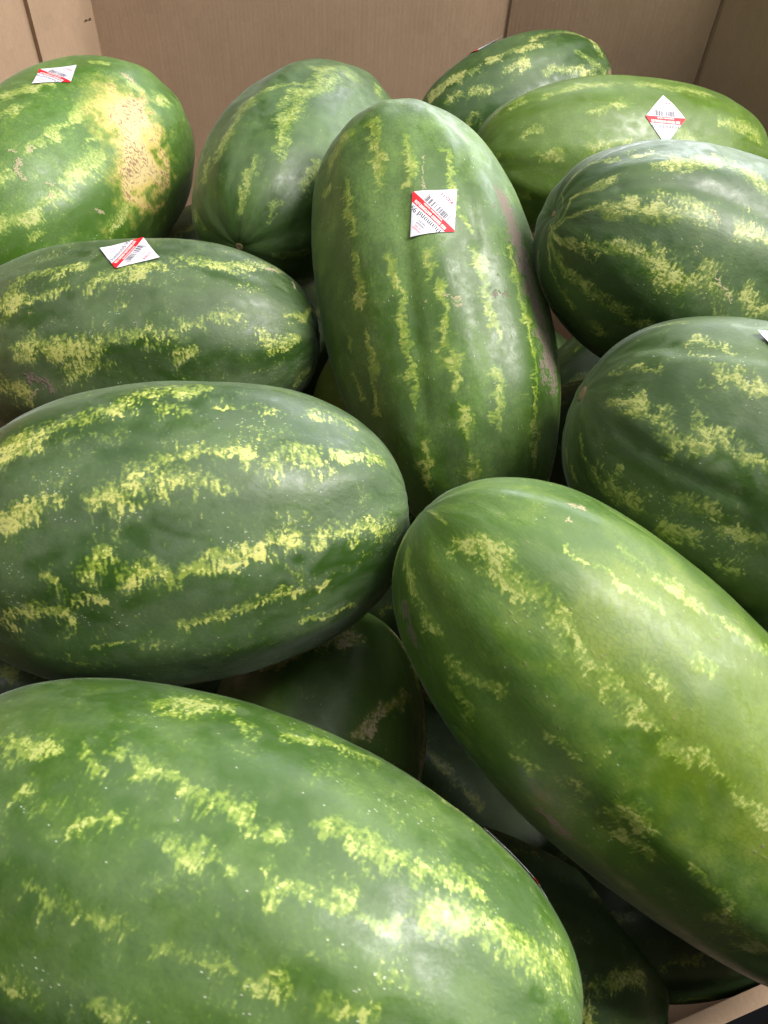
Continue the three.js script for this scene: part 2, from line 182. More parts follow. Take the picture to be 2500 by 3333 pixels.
// skin of each: base greens (linear), how netted, how frayed and pale the stripes, bloom (grey wax), dust specks
const SKINS = {
  A: { dark: [0.053, 0.124, 0.012], light: [0.111, 0.221, 0.026], mid: [0.237, 0.314, 0.054], pale: [0.456, 0.465, 0.180], net: 0.55, bloom: 0.12, dust: 0.5, share: 0.45, wide: 0.6, size: 2048, rag: 0.8 },
  B: { dark: [0.030, 0.071, 0.010], light: [0.066, 0.135, 0.018], mid: [0.152, 0.223, 0.034], pale: [0.380, 0.409, 0.130], net: 0.22, bloom: 0.18, dust: 0.4, share: 0.3, wide: 0.7, size: 1024, rag: 0.75 },
  C: { dark: [0.045, 0.099, 0.012], light: [0.111, 0.211, 0.024], mid: [0.20, 0.275, 0.030], pale: [0.399, 0.419, 0.130], net: 0.45, bloom: 0.16, dust: 0.8, share: 0.55, wide: 0.85, size: 2048, rag: 0.62 },
  D: { dark: [0.025, 0.060, 0.009], light: [0.058, 0.113, 0.018], mid: [0.180, 0.247, 0.034], pale: [0.513, 0.512, 0.160], net: 0.2, bloom: 0.26, dust: 2.2, share: 0.45, wide: 0.9, size: 2048 },
  E: { dark: [0.023, 0.058, 0.008], light: [0.051, 0.104, 0.015], mid: [0.199, 0.266, 0.034], pale: [0.570, 0.539, 0.170], net: 0.18, bloom: 0.26, dust: 2.4, share: 0.48, wide: 0.94, size: 2048 },
  F: { dark: [0.025, 0.065, 0.010], light: [0.053, 0.108, 0.016], mid: [0.152, 0.218, 0.039], pale: [0.437, 0.437, 0.160], net: 0.16, bloom: 0.16, dust: 0.3, share: 0.8, wide: 0.9, size: 1024, rag: 0.75 },
  G: { dark: [0.074, 0.135, 0.014], light: [0.122, 0.211, 0.026], mid: [0.190, 0.257, 0.044], pale: [0.418, 0.437, 0.160], net: 0.45, bloom: 0.14, dust: 0.4, share: 0.2, wide: 0.8, size: 1024, rag: 0.75 },
  H: { dark: [0.023, 0.060, 0.009], light: [0.049, 0.104, 0.014], mid: [0.152, 0.209, 0.032], pale: [0.418, 0.428, 0.150], net: 0.16, bloom: 0.2, dust: 0.9, share: 0.6, wide: 0.85, size: 2048, fan: 1.0, rag: 0.85 },
  I: { dark: [0.028, 0.067, 0.010], light: [0.057, 0.112, 0.016], mid: [0.162, 0.223, 0.032], pale: [0.427, 0.437, 0.140], net: 0.2, bloom: 0.26, dust: 1.6, share: 0.42, wide: 0.95, size: 2048, rag: 0.85 },
  J: { dark: [0.050, 0.110, 0.009], light: [0.095, 0.180, 0.015], mid: [0.180, 0.257, 0.032], pale: [0.418, 0.437, 0.140], net: 0.38, bloom: 0.10, dust: 0.5, share: 0.55, wide: 1.05, size: 2048, rag: 0.8 },
  K: { dark: [0.038, 0.091, 0.010], light: [0.085, 0.162, 0.018], mid: [0.190, 0.275, 0.036], pale: [0.475, 0.493, 0.160], net: 0.2, bloom: 0.2, dust: 2.0, share: 0.3, wide: 0.9, size: 2048, rag: 0.92 },
  L: { dark: [0.046, 0.098, 0.012], light: [0.085, 0.155, 0.018], mid: [0.247, 0.266, 0.044], pale: [0.522, 0.437, 0.270], net: 0.3, bloom: 0.1, dust: 0.4, share: 0.9, wide: 1.0, size: 1024, rag: 0.7 },
  M: { dark: [0.022, 0.050, 0.008], light: [0.045, 0.085, 0.013], mid: [0.190, 0.237, 0.044], pale: [0.437, 0.409, 0.150], net: 0.2, bloom: 0.1, dust: 0.4, share: 0.6, wide: 0.8, size: 1024 },
  O: { dark: [0.018, 0.042, 0.007], light: [0.036, 0.070, 0.011], mid: [0.09, 0.13, 0.02], pale: [0.220, 0.240, 0.040], net: 0.2, bloom: 0.1, dust: 0.3, share: 0.2, wide: 0.7, size: 1024 },  // skin of the buried melons, gap shade worked into its darker greens
  N: { dark: [0.148, 0.205, 0.020], light: [0.212, 0.281, 0.030], mid: [0.247, 0.285, 0.064], pale: [0.399, 0.391, 0.150], net: 0.3, bloom: 0.1, dust: 0.2, share: 0.6, wide: 1.0, size: 1024 },
};
const POWER = 2.25, TAU = Math.PI * 2;
const across = (M, s) => { const x = Math.cos(Math.PI * s); return Math.pow(Math.max(0, 1 - Math.pow(Math.abs(x), POWER)), 1 / POWER) * (1 + M.taper * x); };
function prepare(key) {
  const M = MELONS[key]; M.key = key; M.seed = key.charCodeAt(0) * 131;
  // length along the skin from one tip
  M.along = new Float32Array(513); let px = M.half, pr = 0;
  for (let i = 1; i <= 512; i++) {
    const x = M.half * Math.cos(Math.PI * i / 512), r = M.radius * across(M, i / 512);
    M.along[i] = M.along[i - 1] + Math.hypot(x - px, r - pr); px = x; pr = r;
  }
  M.alongAt = (s) => { const f = clamp(s) * 512, i = Math.min(511, f | 0); return mix(M.along[i], M.along[i + 1], f - i); };
  const [az, el] = M.turn;
  M.d = new THREE.Vector3(Math.cos(el) * Math.cos(az), Math.sin(el), -Math.cos(el) * Math.sin(az));
  M.u = new THREE.Vector3().crossVectors(M.d, new THREE.Vector3(0, 1, 0)).normalize();
  M.v = new THREE.Vector3().crossVectors(M.u, M.d);
  // stripes on the sides that carry no stroke of their own
  const R = random(M.seed), all = M.stripes.flat();
  const free = (q) => all.every(([a]) => Math.abs(((a - q + 1.5) % 1) - 0.5) > 0.07);
  const extra = [];
  for (let k = 0; k < 10; k++) {
    const q = (k + 0.3 * R()) / 10; if (!free(q)) continue;
    let s = 0.08 + 0.1 * R();
    while (s < 0.9) { const e = s + 0.08 + 0.2 * R(); extra.push([[q, s, 4 + 5 * R()], [q + 0.02 * (R() - 0.5), (s + e) / 2, 4 + 6 * R()], [q + 0.02 * (R() - 0.5), e, 3 + 4 * R()]]); s = e + 0.03 + 0.1 * R(); }
  }
  M.all = M.stripes.concat(extra);
  return M;
}
// how deep inside the strokes a place of the skin lies: 1 in the middle line, 0 at the rim, below 0 outside
function strokeField(M, strokes, W, H, reach, wide = 1) {
  const F = new Float32Array(W * H).fill(-1), girth = TAU * M.radius;
  for (const st of strokes) {
    const pts = st.length > 1 ? st : [st[0], st[0]];
    for (let k = 0; k + 1 < pts.length; k++) {
      const [a0, s0, w0] = pts[k], [a1r, s1, w1] = pts[k + 1], a1 = a0 + (((a1r - a0 + 1.5) % 1) - 0.5);
      const y0 = M.alongAt(s0), y1 = M.alongAt(s1), big = Math.max(w0, w1) * 0.001 * reach;
      for (let j = 0; j < H; j++) {
        const s = (j + 0.5) / H, y = M.alongAt(s);
        if (y < Math.min(y0, y1) - big || y > Math.max(y0, y1) + big) continue;
        const g = girth * Math.max(0.03, across(M, s)), slim = wide * Math.min(1, 0.04 + 1.45 * across(M, s));
        for (let i = 0; i < W; i++) {
          const q = (i + 0.5) / W, dq0 = (((q - a0 + 2.5) % 1) - 0.5), X = dq0 * g, Y = y - y0, BX = (a1 - a0) * g, BY = y1 - y0;
          const len = BX * BX + BY * BY, t = len > 1e-12 ? clamp((X * BX + Y * BY) / len) : 0, w = mix(w0, w1, t) * 0.001 * slim;
          const v = 1 - Math.hypot(X - BX * t, Y - BY * t) / w;
          if (v > F[j * W + i]) F[j * W + i] = v;
        }
      }
    }
  }
  return F;
}
function look(F, W, H, q, s) {
  let x = q * W - 0.5, y = clamp(s * H - 0.5, 0, H - 1.001); x = ((x % W) + W) % W;
  const ix = x | 0, iy = y | 0, fx = x - ix, fy = y - iy, jx = ix + 1 >= W ? 0 : ix + 1, o = iy * W, p = o + W;
  return (F[o + ix] * (1 - fx) + F[o + jx] * fx) * (1 - fy) + (F[p + ix] * (1 - fx) + F[p + jx] * fx) * fy;
}
function disp(M, q, s) {   // unevenness of the fruit, metres
  const rho = across(M, s), y = M.alongAt(s), n = (sc, k) => noise(q * Math.round(TAU * M.radius / sc), y / sc, Math.round(TAU * M.radius / sc), k + M.seed) - 0.5;
  let h = 0.0015 * Math.cos(TAU * (10 * q + 0.6 * n(0.2, 5))) * rho + 0.0045 * n(0.13, 1) * rho + 0.0014 * n(0.05, 2) * rho + 0.0005 * n(0.022, 7) * rho;
  const pole = M.radius * rho; if (M.key !== 'J') h -= 0.0026 * Math.exp(-((pole / 0.009) ** 2)) + 0.0012 * Math.exp(-((pole / 0.024) ** 2));
  if (M.grooves) { const v = look(M.grooves, 256, 160, q, s); if (v > -1) h -= 0.0017 * smooth(-0.9, 1, v); }
  return h;
}
function point(M, q, s, out, lift = 0) {
  const x = Math.cos(Math.PI * s), rho = across(M, s), a = TAU * q, c = Math.cos(a), e = Math.sin(a);
  const nx = Math.sign(x) * Math.pow(Math.abs(x), POWER - 1) / M.half, nr = Math.pow(rho, POWER - 1) / M.radius, nl = Math.hypot(nx, nr) || 1, h = disp(M, q, s) + lift;
  return out.set(M.half * x + h * nx / nl, M.radius + (M.radius * rho + h * nr / nl) * e, (M.radius * rho + h * nr / nl) * c);
}
function melonGeometry(M, nq, ns) {
  const P = new Float32Array((nq + 1) * (ns + 1) * 3), N = new Float32Array(P.length), U = new Float32Array((nq + 1) * (ns + 1) * 2), I = [], p = new THREE.Vector3();
  for (let j = 0; j <= ns; j++) for (let i = 0; i <= nq; i++) {
    const k = j * (nq + 1) + i, s = j / ns; point(M, (i % nq) / nq, s, p);
    P[3 * k] = p.x; P[3 * k + 1] = p.y; P[3 * k + 2] = p.z; U[2 * k] = i / nq; U[2 * k + 1] = s;
  }
  for (let j = 0; j < ns; j++) for (let i = 0; i < nq; i++) {
    const a = j * (nq + 1) + i, b = a + 1, c = a + nq + 1, d = c + 1;
    if (j) I.push(a, b, c); if (j < ns - 1) I.push(b, d, c);
  }
  // smooth normals that also close over the seam and the tips
  const at = (i, j) => 3 * (clamp(j, 0, ns) * (nq + 1) + ((i % nq) + nq) % nq), e1 = new THREE.Vector3(), e2 = new THREE.Vector3();
  for (let j = 0; j <= ns; j++) for (let i = 0; i <= nq; i++) {
    const k = 3 * (j * (nq + 1) + i), l = at(i - 1, j), r = at(i + 1, j), t = at(i, j - 1), b = at(i, j + 1);
    e1.set(P[r] - P[l], P[r + 1] - P[l + 1], P[r + 2] - P[l + 2]); e2.set(P[b] - P[t], P[b + 1] - P[t + 1], P[b + 2] - P[t + 2]);
    if (j === 0 || j === ns) e1.set(j ? -1 : 1, 0, 0); else e1.cross(e2);
    e1.normalize();
    if (e1.x * P[k] / M.half ** 2 + e1.y * (P[k + 1] - M.radius) / M.radius ** 2 + e1.z * P[k + 2] / M.radius ** 2 < 0) e1.negate();
    N[k] = e1.x; N[k + 1] = e1.y; N[k + 2] = e1.z;
  }
  const g = new THREE.BufferGeometry();
  g.setAttribute('position', new THREE.BufferAttribute(P, 3)); g.setAttribute('normal', new THREE.BufferAttribute(N, 3)); g.setAttribute('uv', new THREE.BufferAttribute(U, 2)); g.setIndex(I);
  return g;
}
// the rind: pale broken mottled stripes with frayed green rims on a darker veined green, wax, dust, scars and soil
function rind(M) {
  const K = SKINS[M.key] ?? SKINS.M, W = K.size, H = W / 2, girth = TAU * M.radius, sd = M.seed;
  const FW = 512, FH = 320, F = strokeField(M, M.all, FW, FH, 2.2, K.wide), marks = {};
  for (const kind of ['spot', 'dirt', 'scar', 'stem', 'yellow']) { const m = M.marks.filter((x) => x[0] === kind).map((x) => x[1]); if (m.length) marks[kind] = strokeField(M, m, kind === 'scar' ? 1024 : 512, kind === 'scar' ? 640 : 320, kind === 'yellow' || kind === 'spot' ? 3 : 2); }
  const color = new Uint8Array(W * H * 4), BW = W / 2, BH = H / 2, relief = new Uint8Array(BW * BH * 4);
  const per = (sc) => Math.max(3, Math.round(girth / sc));
  const n1 = per(0.045), n2 = per(0.016), n3 = per(0.0065), n4 = per(0.0028), n5 = per(0.0013), nb = per(0.09), nc = per(0.0052), nv = per(0.006), nd = per(0.011), nl = per(0.02), n6 = per(0.0085), n7 = per(0.026);
  for (let j = 0; j < H; j++) {
    const s = (j + 0.5) / H, y = M.alongAt(s), rho = across(M, s), calm = smooth(0.12, 0.62, rho), keep = (0.2 + 0.8 * smooth(0.15, K.fan ?? 0.62, rho)) * (K.rag ?? 1);
    for (let i = 0; i < W; i++) {
      const q = (i + 0.5) / W;
      const b1 = noise(q * n1, y / 0.045, n1, sd + 1), b2 = noise(q * n2, y / 0.016, n2, sd + 2), b3 = noise(q * n3, y / 0.0065, n3, sd + 3), b4 = noise(q * n4, y / 0.0028, n4, sd + 4), b5 = noise(q * n5, y / 0.0013, n5, sd + 5);
      const big = noise(q * nb, y / 0.09, nb, sd + 6), b3b = noise(q * n3 + 40, y / 0.009, n3, sd + 9);
      // stripe
      const fr = noise(q * n6 + 0.8 * b3, y / 0.0022 + 1.2 * b3b, n6, sd + 12), fr2 = noise(q * n3 + 9 + b2, y / 0.0042 + b2, n3, sd + 13);
      const wq = ((b2 - 0.5) * 0.014 + (b3 - 0.5) * 0.006 + (fr - 0.5) * 0.008) * calm / (girth * Math.max(0.4, rho)), ws = calm * ((b1 - 0.5) * 0.012 + (b3b - 0.5) * 0.006 + (b5 - 0.5) * 0.0016) / (M.along[512]);
      const f = look(F, FW, FH, (q + wq + 1) % 1, s + ws);
      const rag = (b2 - 0.5) * 0.8 + (fr2 - 0.5) * 0.95 + (b4 - 0.5) * 0.95 + (b5 - 0.5) * 0.65 + (fr - 0.5) * 0.8 + (b1 - 0.5) * 0.5;
      const b6 = noise(q * n7 + 0.5 * b2, y / 0.026, n7, sd + 14);
      const m = Math.min(f, 0.45) * 1.05 + 0.02 + (rag * 1.25 + (b6 - 0.5) * 1.1) * keep + 0.04 * (1 - keep);
      const olive = smooth(-0.55, 0.15, m), mid = smooth(-0.02, 0.62, m);
      let pale = 0, vein = 0;
      if (m > 0.05) {
        cells(q * nc + (b3 - 0.5) * 1.3 + (b4 - 0.5) * 0.5, y / 0.0062 + (b3b - 0.5) * 1.3 + (b5 - 0.5) * 0.4, nc, sd + 20);
        const edge = W3[1] - W3[0];
        vein = W3[2];
        pale = smooth(0.0, 0.17, edge + (b4 - 0.5) * 0.26 + (b2 - 0.5) * 0.12) * smooth(0.28, 1.0, m + (vein - 0.5) * 1.1 + (b1 - 0.5) * 0.9 + (b5 - 0.5) * 0.6 - 0.38 + 0.4 * K.share) * (0.55 + 0.45 * K.share);
      }
      // ground green: soft patches, fine net of veins
      const patch = clamp(0.28 + (b1 - 0.5) * 0.7 + (big - 0.5) * 0.75 + (b2 - 0.5) * 0.45 + (b3 - 0.5) * 0.28 + (b4 - 0.5) * 0.2 + 0.20 * smooth(-1, 0.2, f));
      let net = 0;
      if (K.net > 0.1) { cells(q * nv + (b3 - 0.5) * 1.1 + (b2 - 0.5), y / 0.0066 + (b3b - 0.5) * 1.1, nv, sd + 30); net = K.net * (1 - smooth(0.03, 0.26, W3[1] - W3[0])) * (0.35 + 0.9 * big); }
      const k = clamp(patch - net * 0.75, 0, 1);
      let r = mix(K.dark[0], K.light[0], k), g = mix(K.dark[1], K.light[1], k), b = mix(K.dark[2], K.light[2], k);
      if (marks.yellow) { const v = smooth(-1.0, 0.7, look(marks.yellow, 512, 320, (q + wq + 1) % 1, s + ws) + 1.2 * (b1 - 0.5) + 0.7 * (b2 - 0.5)) * (0.5 + 0.5 * k) * (1 - 0.75 * net); r = mix(r, 0.150, v); g = mix(g, 0.205, v); b = mix(b, 0.014, v); }
      const tone = 0.80 + 0.4 * b4 * 0.6 + 0.16 * vein;
      r = mix(r, mix(K.light[0], K.mid[0], 0.35), olive * 0.8); g = mix(g, mix(K.light[1], K.mid[1], 0.35), olive * 0.8); b = mix(b, mix(K.light[2], K.mid[2], 0.2), olive * 0.8);
      r = mix(r, K.mid[0] * tone, mid); g = mix(g, K.mid[1] * tone, mid); b = mix(b, K.mid[2] * tone, mid);
      const pt = 0.86 + 0.22 * vein * b3 + 0.12 * b5;
      r = mix(r, K.pale[0] * pt, pale); g = mix(g, K.pale[1] * pt, pale); b = mix(b, K.pale[2] * pt, pale);
      // wax bloom, rubbed off in streaks
      const rub = noise(q * nl + 1.7 * b1, y / 0.05 + 2 * b2, nl, sd + 11), wax = K.bloom * smooth(0.25, 0.8, 0.55 * big + 0.35 * rub + 0.2 * b2) * (0.75 + 0.5 * b5) * (1 - 0.55 * pale);
      r = mix(r, 0.27, wax * 0.55); g = mix(g, 0.31, wax * 0.55); b = mix(b, 0.25, wax * 0.55);
      let rough = 0.43 + 0.28 * (rub - 0.3) + 0.12 * (b3 - 0.5) + 0.16 * (b5 - 0.5) + 0.10 * wax / (K.bloom + 0.05), up = 0.5 + 0.10 * (b3 - 0.5) + 0.10 * (b4 - 0.5) + 0.07 * (b5 - 0.5) + 0.05 * pale;
      // dust grains
      const grain = cell(i >> (W > 1500 ? 1 : 0), j >> (W > 1500 ? 1 : 0), sd + 50);
      if (grain > 1 - 0.0018 * K.dust * smooth(0.5, 0.72, 0.6 * b1 + 0.4 * rub) * 3.2 + 0.0003 * K.dust) { const gm = 0.2 + 0.6 * clamp(2.2 * b5 - 0.6); r = mix(r, 0.6, gm); g = mix(g, 0.6, gm); b = mix(b, 0.54, gm); rough = 0.8; up += 0.15; }
      if (marks.spot) {
        const v = look(marks.spot, 512, 320, (q + wq * 1.6 + 1) % 1, s + ws * 1.5) + 0.9 * (b2 - 0.5) + 0.5 * (b3 - 0.5) + 0.6 * (b1 - 0.5) + 0.3 * (b4 - 0.5);
        const halo = smooth(-0.75, 0.05, v) * 0.7, core = smooth(-0.25, 0.4, v), white = smooth(0.2, 1.0, v + 1.4 * (b1 - 0.5));
        r = mix(r, 0.26, halo); g = mix(g, 0.30, halo); b = mix(b, 0.04, halo);
        r = mix(r, 0.52, core); g = mix(g, 0.41, core); b = mix(b, 0.13, core);
        r = mix(r, 0.57, white * 0.8); g = mix(g, 0.46, white * 0.8); b = mix(b, 0.23, white * 0.8);
        if (v > -0.5) {
          const np = per(0.004), fl = noise(q * np + 2.4 * b2 + b3, y / 0.0022 + 2 * b3, np, sd + 60), hole = smooth(0.71, 0.79, fl + 0.25 * (b2 - 0.5) + 0.5 * (b1 - 0.5) + 0.12 * (b4 - 0.5)) * smooth(-0.5, 0.1, v);
          r = mix(r, 0.22, hole * 0.85); g = mix(g, 0.125, hole * 0.85); b = mix(b, 0.075, hole * 0.85); rough = mix(rough, 0.8, hole); up -= 0.15 * hole;
        }
      }
      if (marks.dirt) {
        const v = look(marks.dirt, 512, 320, (q + wq * 0.8 + 1) % 1, s + ws * 0.8) + 1.1 * (b2 - 0.5) + 1.2 * (b3 - 0.5) + 1.3 * (b4 - 0.5) + 1.1 * (b5 - 0.5), soil = smooth(0.05, 0.38, v) * 0.95;
        const st = 0.7 + 0.6 * b5;
        r = mix(r, 0.165 * st, soil); g = mix(g, 0.130 * st, soil); b = mix(b, 0.105 * st, soil); rough = mix(rough, 0.97, soil); up += soil * (0.25 + 0.4 * (b4 - 0.5));
      }
      if (marks.scar) {
        const v = look(marks.scar, 1024, 640, (q + wq * 0.5 + 1) % 1, s + ws * 0.4) + 1.1 * (b4 - 0.5) + 1.3 * (b5 - 0.5) + 0.5 * (b3 - 0.5), cork = smooth(0.2, 0.7, v) * 0.85, ct = 0.7 + 0.6 * b5;
        r = mix(r, 0.37 * ct, cork); g = mix(g, 0.31 * ct, cork); b = mix(b, 0.20 * ct, cork); rough = mix(rough, 0.85, cork); up += 0.2 * cork;
      }
      if (marks.stem) {
        const v = look(marks.stem, 512, 320, q, s) + 0.5 * (b3 - 0.5), cork = smooth(-0.2, 0.5, v);
        r = mix(r, 0.20, cork); g = mix(g, 0.15, cork); b = mix(b, 0.08, cork); rough = mix(rough, 0.85, cork);
      }
      const o = (j * W + i) * 4; color[o] = enc(r); color[o + 1] = enc(g); color[o + 2] = enc(b); color[o + 3] = 255;
      if (!(i & 1) && !(j & 1)) { const p = ((j >> 1) * BW + (i >> 1)) * 4; relief[p] = clamp(up) * 255; relief[p + 1] = clamp(rough) * 255; relief[p + 2] = 0; relief[p + 3] = 255; }
    }
  }
  const made = (data, w, h, srgb) => { const t = new THREE.DataTexture(data, w, h); t.magFilter = THREE.LinearFilter; t.minFilter = THREE.LinearFilter; t.wrapS = THREE.RepeatWrapping; t.wrapT = THREE.ClampToEdgeWrapping; if (srgb) t.colorSpace = THREE.SRGBColorSpace; t.needsUpdate = true; return t; };
  const map = made(color, W, H, true), low = made(relief, BW, BH, false);
  return new THREE.MeshPhysicalMaterial({ map, roughnessMap: low, roughness: 1, bumpMap: low, bumpScale: 0.0009, specularIntensity: 1.0, clearcoat: 0.08, clearcoatRoughness: 0.3, sheen: 'LMNO'.includes(M.key) ? 0 : 0.28, sheenRoughness: 0.55, sheenColor: new THREE.Color(0.75, 0.82, 0.80) });
}
// ---------------------------------------------------------------- the diamond label's print
function labelPrint() {
  const W = 720, H = 936, c = document.createElement('canvas'); c.width = W; c.height = H; const g = c.getContext('2d');
  g.fillStyle = '#dbd8e4'; g.fillRect(0, 0, W, H); g.textAlign = 'center'; g.textBaseline = 'middle';
  const put = (t, x, y, font, col, sx = 1) => { g.save(); g.translate(x, y); g.scale(sx, 1); g.font = font; g.fillStyle = col; g.fillText(t, 0, 0); g.restore(); };
  put('PRODUCT', W / 2, 128, 'bold 34px sans-serif', '#dc3040', 0.85); put('OF USA', W / 2, 164, 'bold 34px sans-serif', '#dc3040', 0.9);
  put('PRODUIT', W / 2, 206, 'bold 34px sans-serif', '#1c1c24', 0.9); put('DES É-U', W / 2, 242, 'bold 34px sans-serif', '#1c1c24', 0.9);
  put('Diamond 99', W / 2, 312, 'bold 92px serif', '#1c1c24', 0.9);
  g.fillStyle = '#e3202c'; g.fillRect(0, 366, W, 118);
  put('RED SEEDED WATERMELON', W / 2, 404, 'bold 58px sans-serif', '#fff4f4', 0.70); put('Watermelon Semée', W / 2, 458, 'bold 38px sans-serif', '#ffe4e4', 0.86);
  // bar code
  const R = random(5); g.fillStyle = '#1d1d24'; let x = 162;
  while (x < 556) { const w = 3 + 3 * ((R() * 3.3) | 0); g.fillRect(x, 494, w, x < 184 || x > 530 ? 128 : 100); x += w + 3 + 3 * ((R() * 2.6) | 0); }
  put('8', 118, 600, '40px sans-serif', '#1c1c24'); put('3', 604, 600, '40px sans-serif', '#1c1c24');
  g.fillStyle = '#dbd8e4'; g.fillRect(200, 584, 146, 44); g.fillRect(372, 584, 146, 44);
  put('57388', 273, 608, '44px sans-serif', '#1c1c24', 1.05); put('00231', 445, 608, '44px sans-serif', '#1c1c24', 1.05);
  put('000000', W / 2, 674, '46px sans-serif', '#26262e', 1.1); put('#4031', W / 2, 742, 'bold 70px sans-serif', '#d81432', 1.0);
  const t = new THREE.CanvasTexture(c); t.colorSpace = THREE.SRGBColorSpace; return t;
}
const labelPaper = new THREE.MeshPhysicalMaterial({ map: labelPrint(), roughness: 0.5, side: THREE.DoubleSide, specularIntensity: 0.5 });
function addSticker(M, parent, [q0, s0, turn], lifts) {
  const w = 0.060, h = 0.076, n = 22, p = new THREE.Vector3(), a = new THREE.Vector3(), b = new THREE.Vector3(), c = point(M, q0, s0, new THREE.Vector3());
  a.copy(point(M, q0 + 0.002, s0, p)).sub(c); b.copy(point(M, q0, s0 + 0.002, p)).sub(c);
  const nrm = new THREE.Vector3().crossVectors(a, b).normalize(); if (nrm.y * (c.y - M.radius) + nrm.z * c.z < 0) nrm.negate();
  const tang = new THREE.Vector3().crossVectors(nrm, new THREE.Vector3(1, 0, 0)).normalize(), ax = new THREE.Vector3().crossVectors(tang, nrm);
  const up = ax.clone().multiplyScalar(Math.cos(turn)).addScaledVector(tang, Math.sin(turn)), right = new THREE.Vector3().crossVectors(up, nrm);
  const P = [], U = [], I = [];
  const place = (x, y, lift) => {
    const t = c.clone().addScaledVector(right, x).addScaledVector(up, y), s = Math.acos(clamp(t.x / M.half, -0.9995, 0.9995)) / Math.PI, q = ((Math.atan2(t.y - M.radius, t.z) / TAU) % 1 + 1) % 1;
    return point(M, q, s, p, lift);
  };
  for (const layer of [1, 0]) for (let j = 0; j <= n; j++) for (let i = 0; i <= n; i++) {
    const f = i / n, g = j / n, x = (f - g) * w / 2, y = (f + g - 1) * h / 2;   // a rhombus grid
    const corner = [Math.pow(Math.max(0, f - g), 3), Math.pow(Math.max(0, g - f), 3), Math.pow(Math.max(0, f + g - 1), 3), Math.pow(Math.max(0, 1 - f - g), 3)];   // right, left, top, foot
    const lift = 0.0005 + 0.00018 * layer + 0.0004 * noise(f * 3, g * 3, 64, M.seed) + corner.reduce((t, v, k) => t + v * lifts[k], 0);
    place(x, y, lift); P.push(p.x, p.y, p.z); U.push(0.5 + x / w, 0.5 + y / h);
  }
  const L = (n + 1) * (n + 1), id = (l, i, j) => l * L + j * (n + 1) + i;
  for (let j = 0; j < n; j++) for (let i = 0; i < n; i++) { I.push(id(0, i, j), id(0, i + 1, j), id(0, i + 1, j + 1), id(0, i, j), id(0, i + 1, j + 1), id(0, i, j + 1)); I.push(id(1, i, j), id(1, i + 1, j + 1), id(1, i + 1, j), id(1, i, j), id(1, i, j + 1), id(1, i + 1, j + 1)); }
  for (let i = 0; i < n; i++) for (const [e, f] of [[[i, 0], [i + 1, 0]], [[n, i], [n, i + 1]], [[i + 1, n], [i, n]], [[0, i + 1], [0, i]]]) I.push(id(0, ...e), id(1, ...e), id(1, ...f), id(0, ...e), id(1, ...f), id(0, ...f));
  const g = new THREE.BufferGeometry(); g.setAttribute('position', new THREE.Float32BufferAttribute(P, 3)); g.setAttribute('uv', new THREE.Float32BufferAttribute(U, 2)); g.setIndex(I); g.computeVertexNormals();
  part('sticker', g, labelPaper, parent);
}
// ---------------------------------------------------------------- the cardboard bin
function board(seed, w = 512, h = 1024) {   // half a metre by one metre of kraft liner: fibres, faint flutes, scuffs
  const C = new Uint8Array(w * h * 4), B = new Uint8Array(w * h * 4);
  for (let j = 0; j < h; j++) for (let i = 0; i < w; i++) {
    const x = i / w, y = j / h, a = noise(x * 6, y * 6, 6, seed), b = noise(x * 40, y * 30, 40, seed + 1), f = noise(x * 200, y * 130, 200, seed + 2), g = noise(x * 256, y * 512, 256, seed + 3);
    const flute = noise(x * 64, y * 5, 64, seed + 4), fl2 = 0.5 + 0.5 * Math.cos(TAU * (x * 62 + 0.3 * (b - 0.5)));
    const k = 0.90 + 0.08 * (a - 0.5) + 0.07 * (b - 0.5) + 0.09 * (f - 0.5) + 0.10 * (g - 0.5) + 0.03 * (flute - 0.5) + 0.02 * (fl2 - 0.5), o = (j * w + i) * 4;
    C[o] = enc(0.40 * k); C[o + 1] = enc(0.276 * k); C[o + 2] = enc(0.188 * k); C[o + 3] = 255;
    B[o] = 255 * clamp(0.5 + 0.16 * (fl2 - 0.5) + 0.35 * (flute - 0.5) + 0.12 * (f - 0.5) + 0.1 * (g - 0.5)); B[o + 1] = 255 * (0.78 + 0.1 * b); B[o + 2] = 0; B[o + 3] = 255;
  }
  const made = (d, s) => { const t = new THREE.DataTexture(d, w, h); t.magFilter = t.minFilter = THREE.LinearFilter; t.wrapS = t.wrapT = THREE.RepeatWrapping; t.repeat.set(2, 1); if (s) t.colorSpace = THREE.SRGBColorSpace; t.needsUpdate = true; return t; };
  const low = made(B, false);
  return new THREE.MeshPhysicalMaterial({ map: made(C, true), bumpMap: low, bumpScale: 0.00035, roughnessMap: low, roughness: 1, specularIntensity: 0.35, side: THREE.DoubleSide });
}
const kraft = board(900);
const V2 = (x, y) => new THREE.Vector2(x, y);
